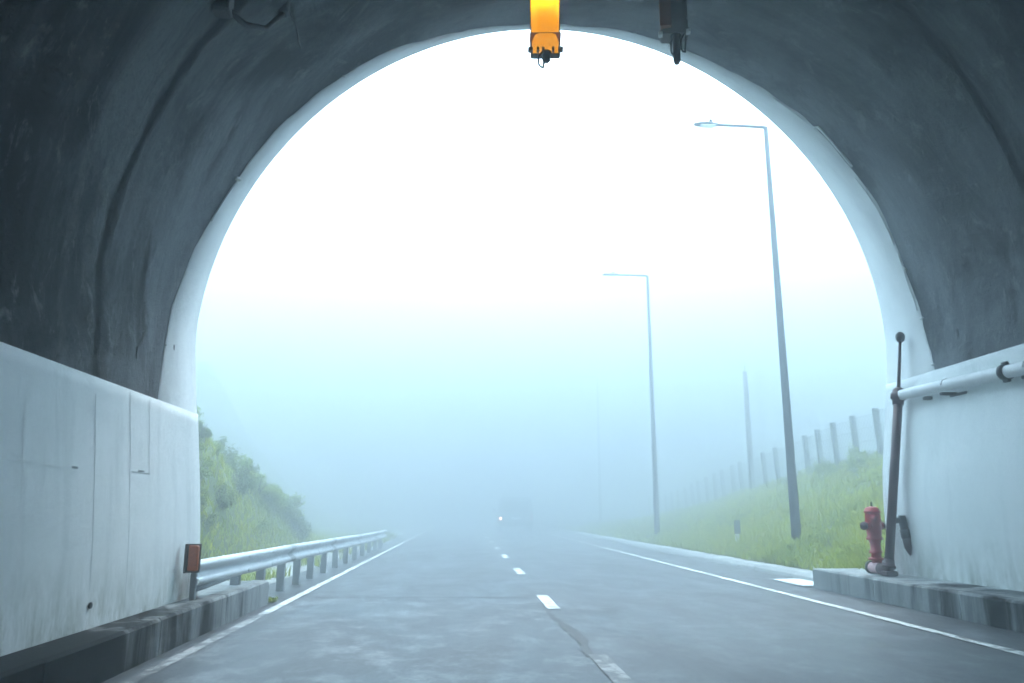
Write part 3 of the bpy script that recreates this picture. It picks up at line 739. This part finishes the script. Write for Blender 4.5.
for y in (10.55, 8.9, 6.8, 4.7, 2.6, .5):
    m = MB(); z = zp(y) - .1
    m.box(RX - .1, RX + .16, y - .035, y + .035, z - .045, z - .006, .004); m.box(RX + .1, RX + .15, y - .26, y + .12, z - .06, z - .02, .006)
    m.tube([(RX - .09, y, zp(y)), (RX - .06, y, zp(y) + .065), (RX, y, zp(y) + .09), (RX + .06, y, zp(y) + .065), (RX + .1, y, zp(y) - .05)], .008, 6)
    m.build('bracket', M_black, mainp)
MB().box(RX + .02, RX + .12, 11.1, 11.2, zp(11.1) - .14, zp(11.1) - .09, .006).build('bracket', M_black, mainp)
rod_t = Vector((6.93, 11.75, 3.98))
MB().tube([top + Vector((.01, 0, .08)), rod_t], [.028, .022], 8).build('vent_pipe', M_maroon, mainp)
MB().lathe([(.02, -.09), (.055, -.07), (.07, -.02), (.07, .03), (.045, .07), (.02, .085)], 12, Matrix.Translation(rod_t)).build('vent_cap', M_black, mainp)
# foot elbow, and a side branch with a hanging drain valve
m = MB(); m.lathe([(.1, -.03), (.1, .015), (.075, .02), (.075, .1)], 16, Matrix.Translation(bot) @ rotax); m.tube([bot + Vector((0, 0, .06)), bot + Vector((0, .02, -.02)), bot + Vector((0, .12, -.055)), bot + Vector((0, .24, -.055))], .088, 14)
m.box(6.28, 6.46, 11.66, 11.84, .318, .39, .012); m.build('elbow', M_maroon, mainp)
mv = MB(); q = Vector((6.48, 11.75, 1.13))
mv.tube([q + Vector((-.03, 0, -.03)), q + Vector((.09, 0, 0)), q + Vector((.17, -.0, 0.0))], .045, 10); vb = mv.build('branch', M_black, mainp)
mv = MB(); q2 = q + Vector((.17, 0, .02)); e2 = q2 + Vector((.06, 0, -.46))
mv.tube([q2 + Vector((0, 0, .05)), q2, q2 + (e2 - q2) * .35], [.05, .06, .055], 12); mv.tube([q2 + (e2 - q2) * .34, q2 + (e2 - q2) * .62], .07, 12); mv.build('drain_valve', M_black, mainp)
MB().tube([q2 + (e2 - q2) * .6, q2 + (e2 - q2) * .92, e2, e2 + Vector((.01, 0, -.08))], [.062, .058, .045, .012], 12).build('valve_nozzle', M_maroon, mainp)

# ------------------------------------------------------------------ hydrant
hx, hy, hz = 6.43, 12.2, .32
hyd = thing('fire_hydrant', 'red pillar fire hydrant beside the standpipe at the tunnel mouth', 'fire hydrant', (hx, hy, hz))
MB().lathe([(.07, .14), (.075, .2), (.075, .30), (.098, .305), (.098, .34), (.075, .345), (.078, .44), (.09, .5), (.125, .505), (.125, .545), (.102, .55), (.112, .65), (.118, .78), (.112, .88), (.112, .92)], 20).build('barrel', M_red, hyd)
MB().lathe([(.125, .915), (.128, .945), (.11, .955), (.1, .99), (.06, 1.01), (.02, 1.015)], 20).build('bonnet', M_red, hyd)
MB().lathe([(.016, 1.0), (.016, 1.08), (.01, 1.085)], 6).build('operating_nut', M_black, hyd)
def nozzle(ang, z, rad, ln, mt):
    M = Matrix.Translation((0, 0, z)) @ Matrix.Rotation(ang, 4, 'Z') @ Matrix.Rotation(R(90), 4, 'Y')
    m = MB(); m.lathe([(rad * .8, .05), (rad * .8, ln * .6), (rad, ln * .61), (rad, ln * .78), (rad * .75, ln * .8)], 14, M); nb = m.build('nozzle', M_red, hyd)
    m = MB(); m.lathe([(rad * 1.05, ln * .8), (rad * 1.05, ln), (rad * .35, ln * 1.01), (rad * .35, ln * 1.12)], 6, M); m.build('cap', mt, nb)
nozzle(R(205), .72, .062, .25, M_maroon); nozzle(R(250), .83, .052, .19, M_red); nozzle(R(20), .72, .06, .2, M_maroon)
m = MB(); m.lathe([(.12, .2), (.12, .235), (.085, .24)], 16); m.build('foot_flange', M_red, hyd)
MB().tube([(-.03, .1, .085), (-.03, 0, .085), (-.04, -.24, .085)], .082, 16).build('feed_pipe', M_pink, hyd)
m = MB(); m.lathe([(.1, 0), (.1, .05)], 16, Matrix.Translation((-.03, .15, .085)) @ Matrix.Rotation(R(90), 4, 'X')); m.build('end_cap', M_black, hyd)
MB().lathe([(.09, .05), (.08, .1), (.072, .16), (.072, .2)], 14).build('tee', M_red, hyd)

# ------------------------------------------------------------------ crown lights
def crown_lamp(lit):
    lab = 'glowing amber tunnel lamp box hanging from the crown' if lit else 'unlit dark tunnel lamp box hanging right of the glowing amber one'
    r = thing('tunnel_lamp', lab, 'tunnel lamp', group='lamp boxes hanging at the tunnel crown')
    wd, ht = .185, 1.0
    m = MB(); m.box(-wd, wd, .14 if lit else 0, .26, .0, ht, .015); m.build('housing', M_housing, r)
    # bowed cover on the face towards the carriageway
    V = []; nx, nz = 9, 14
    for j in range(nz):
        for i in range(nx):
            u = -1 + 2 * i / (nx - 1); v = j / (nz - 1)
            w_ = wd * (.86 + .11 * v)
            V.append((u * w_ * 1.02, (.138 if lit else -.004) - (.2 if lit else .075) * (1 - abs(u) ** 6) * (1 - (abs(2 * v - 1)) ** 14), .02 + v * (ht - .04)))
    m = MB(); m.add(V, [(j * nx + i, j * nx + i + 1, (j + 1) * nx + i + 1, (j + 1) * nx + i) for j in range(nz - 1) for i in range(nx - 1)], True)
    cv = m.build('cover', M_lampcover if lit else M_housing, r)
    m = MB(); m.box(-wd - .006, wd + .006, -.07 if lit else -.02, .25, .19, .198, .002); m.build('band', M_housing if not lit else M_amber_off, r)
    for k, hw in ((-1, .03), (1, .03)) + (((-.5, .015), (-.15, .015), (.5, .015)) if lit else ()):
        m = MB(); m.box(k * wd - hw, k * wd + hw, -.02, .06, -.03, .02, .005); m.build('clip', M_alu if not lit else M_housing, r)
    m = MB()
    m.lathe([(.035, -.14), (.05, -.12), (.05, -.04), (.065, -.035), (.065, .01)], 10, Matrix.Translation((.01, .1, 0)))
    m.build('cable_gland', M_rubber, r)
    m = MB()
    for x0, dr in ((-.06, .3),) if lit else ((.1, .34), (-.03, .38)):
        m.tube([(x0 + .03, .06, .0), (x0 - .03, -.05, -dr * .5), (x0 - .025, -.06, -dr * .9), (x0 + .0, -.05, -dr), (x0 + .03, .05, -dr * .85), (x0 + .045, .08, -dr * .4), (x0 + .05, .1, -.02)], .013, 6)
    m.build('cable', M_rubber, r)
    if not lit: 
        m = MB(); m.lathe([(.035, -.42), (.05, -.38), (.055, -.1), (.08, -.02), (.08, .02)], 10, Matrix.Translation((.02, .1, 0))); m.build('drop_stem', M_rubber, r)
    m = MB()
    for sx in (-.12, .12): m.box(sx - .02, sx + .02, .1, .14, ht - .02, ht + .7, .004)
    m.build('hanger', M_galv_dull, r)
    if not lit:
        m = MB(); m.box(-wd - .004, -wd + .15, -.1, .1, .05, .5, .006); m.build('side_lens', M_amber_off, r)
    if lit:
        m = MB(); m.lathe([(.0125, 0), (.035, .02), (.05, .08), (.05, .2), (.03, .28), (.015, .3)], 16, Matrix.Translation((0, .05, .62))); m.build('bulb', M_bulb, r)
    return r
l1 = crown_lamp(True); l1.location = (1.02, 9.3, 7.30); l1.scale = (1.1, 1, 1); l1.rotation_euler = (0, 0, R(-5))
l2 = crown_lamp(False); l2.location = (2.78, 9.3, 7.62); l2.rotation_euler = (0, 0, R(-14))
# old junction bracket and dangling cable on the left haunch
cb = thing('cable_bracket', 'dark bracket with sagging cable fixed high on the left of the vault', 'bracket', (-2.2, 7.3, 6.3)); cb['_world'] = 1
m = MB(); m.box(-2.50, -2.32, 6.80, 6.98, 5.98, 6.2, .02, ); m.build('junction_box', M_black, cb)
m = MB(); m.box(-2.09, -1.97, 7.64, 7.76, 6.55, 6.72, .02); m.build('junction_box', M_black, cb)
MB().tube([(-2.36, 6.9, 6.05), (-2.25, 7.1, 6.02), (-2.12, 7.4, 6.18), (-2.03, 7.68, 6.55)], .03, 8).build('cable', M_rubber, cb)
MB().tube([(-1.98, 7.72, 6.62), (-1.97, 8.05, 6.66), (-1.99, 8.42, 6.62)], .011, 6).build('conduit', M_black, cb)

# ------------------------------------------------------------------ van far ahead
van = thing('van', 'dim boxy van driving away in the fog with one lamp glowing at its rear left', 'van', (3.32, 50, 0)); van.scale = (1.1, 1.1, 1.1)
def hullm(stations, name, mat):
    """cross-sections along Y: (y, half width, z0, z1, top half width)"""
    V = []; n = 8
    for y, w_, z0, z1, tw in stations:
        V += [(-w_ + .06, y, z0), (w_ - .06, y, z0), (w_, y, z0 + .08), (w_, y, (z0 + z1) / 2), (tw, y, z1 - .1), (tw - .1, y, z1), (-tw + .1, y, z1), (-tw, y, z1 - .1), (-w_, y, (z0 + z1) / 2), (-w_, y, z0 + .08)]
    n = 10; L = len(stations)
    m = MB(); m.add(V, [(i * n + k, i * n + (k + 1) % n, (i + 1) * n + (k + 1) % n, (i + 1) * n + k) for i in range(L - 1) for k in range(n)] + [tuple(reversed(range(n))), tuple((L - 1) * n + k for k in range(n))])
    return m.build(name, mat, van)
M_van = noisy('dark_van_paint', (.12, .13, .14), (.16, .17, .18), 2, .35, bump=0)
M_glass = noisy('dark_glass', (.01, .012, .014), (.015, .018, .02), 2, .08, bump=0)
hullm([(0, .97, .38, 1.88, .84), (.06, 1.0, .32, 1.97, .88), (3.2, 1.0, .3, 2.0, .9), (3.9, 1.0, .3, 1.9, .86), (4.6, .98, .3, 1.12, .9), (5.1, .9, .34, .95, .8)], 'body', M_van)
m = MB(); m.box(-.72, .72, -.012, .01, 1.15, 1.72, .006); m.build('rear_window', M_glass, van)
m = MB(); m.box(-.98, .98, -.12, .05, .36, .58, .03); m.build('bumper', M_rubber, van)
m = MB(); m.box(-.26, .26, -.014, .01, .72, .86, .004); m.build('number_plate', M_whitepipe, van)
for sx, mt in ((-1, M_taillight), (1, M_red)):
    m = MB(); m.box(sx * .88 - .075, sx * .88 + .075, -.03, .02, .68, .86 if sx < 0 else 1.1, .01); m.build('tail_lamp', mt, van)
for sx in (-1, 1):
    for y in (.9, 4.1):
        wh = MB(); wh.lathe([(.2, -.1), (.32, -.1), (.35, -.06), (.35, .06), (.32, .1), (.2, .1)], 18, Matrix.Translation((sx * .88, y, .35)) @ Matrix.Rotation(R(90), 4, 'Y')); wh.build('wheel', M_rubber, van)
    m = MB(); m.box(sx * 1.02 + (-.02 if sx > 0 else -.16), sx * 1.02 + (.16 if sx > 0 else .02), 3.7, 3.78, 1.12, 1.38, .02); m.build('mirror', M_rubber, van)

# ------------------------------------------------------------------ haze
HZ = .064
m = MB(); m.box(-122, 122, -52, 262, -1.06, 13.0)
hz_m = bpy.data.materials.new('fog'); hz_m.use_nodes = True; nt = hz_m.node_tree; nt.nodes.clear()
out = nt.nodes.new('ShaderNodeOutputMaterial'); pv = nt.nodes.new('ShaderNodeVolumePrincipled')
pv.inputs['Color'].default_value = (.49, .53, .555, 1); pv.inputs['Density'].default_value = HZ; pv.inputs['Anisotropy'].default_value = -.35
nt.links.new(pv.outputs[0], out.inputs['Volume'])
hz = m.build('haze', hz_m); tag(hz, 'pale blue fog hanging over the road beyond the tunnel', 'fog', kind='stuff')

# ------------------------------------------------------------------ sky and light
SUN_EL, SUN_AZ = 58, 20          # azimuth from +Y towards +X
world = bpy.data.worlds.new('World'); scene.world = world; world.use_nodes = True
wn = world.node_tree.nodes; wl = world.node_tree.links; bg = wn['Background']
sky = wn.new('ShaderNodeTexSky'); sky.sky_type = 'NISHITA'; sky.sun_disc = False
sky.sun_elevation = R(SUN_EL); sky.sun_rotation = R(SUN_AZ); sky.air_density = 1.0; sky.dust_density = 3.0; sky.altitude = 500
# cloud deck over the blue: brightest at mid height, shaped to light the bore
tc = wn.new('ShaderNodeTexCoord'); sp = wn.new('ShaderNodeSeparateXYZ'); wl.new(tc.outputs['Generated'], sp.inputs[0])
rp = wn.new('ShaderNodeValToRGB'); wl.new(sp.outputs[2], rp.inputs[0])
e = rp.color_ramp.elements; e[0].position = 0; e[0].color = (3.1, 5.3, 7.0, 1); e[1].position = .6; e[1].color = (17.5, 25, 30, 1); e3 = e.new(.3); e3.color = (7.2, 10.8, 13.6, 1); e2 = e.new(1.0); e2.color = (8.4, 12.4, 15.2, 1)
mx = wn.new('ShaderNodeMix'); mx.data_type = 'RGBA'; mx.inputs[0].default_value = .8
wl.new(sky.outputs[0], mx.inputs[6]); wl.new(rp.outputs[0], mx.inputs[7]); wl.new(mx.outputs[2], bg.inputs['Color'])
bg.inputs['Strength'].default_value = .08
sun = bpy.data.objects.new('sun', bpy.data.lights.new('sun', 'SUN')); COL.objects.link(sun)
sun.data.energy = .5; sun.data.angle = R(20); sun.data.color = (1, .97, .92)
dv = Vector((math.sin(R(SUN_AZ)) * math.cos(R(SUN_EL)), math.cos(R(SUN_AZ)) * math.cos(R(SUN_EL)), math.sin(R(SUN_EL))))
sun.rotation_euler = dv.to_track_quat('Z', 'Y').to_euler(); sun.location = (5, 20, 24)

vs = scene.view_settings; vs.view_transform = 'Standard'; vs.look = 'None'; vs.gamma = 1; vs.exposure = 3.7; vs.use_curve_mapping = False
scene.render.engine = 'CYCLES'; cy = scene.cycles
cy.use_denoising = True; cy.denoiser = 'OPENIMAGEDENOISE'
cy.max_bounces = 10; cy.diffuse_bounces = 6; cy.glossy_bounces = 3; cy.transmission_bounces = 4; cy.volume_bounces = 3; cy.transparent_max_bounces = 8
cy.sample_clamp_indirect = 6; cy.caustics_reflective = False; cy.caustics_refractive = False
cy.use_adaptive_sampling = True; cy.adaptive_threshold = .02
for o in scene.objects:
    if '_world' in o.keys(): del o['_world']
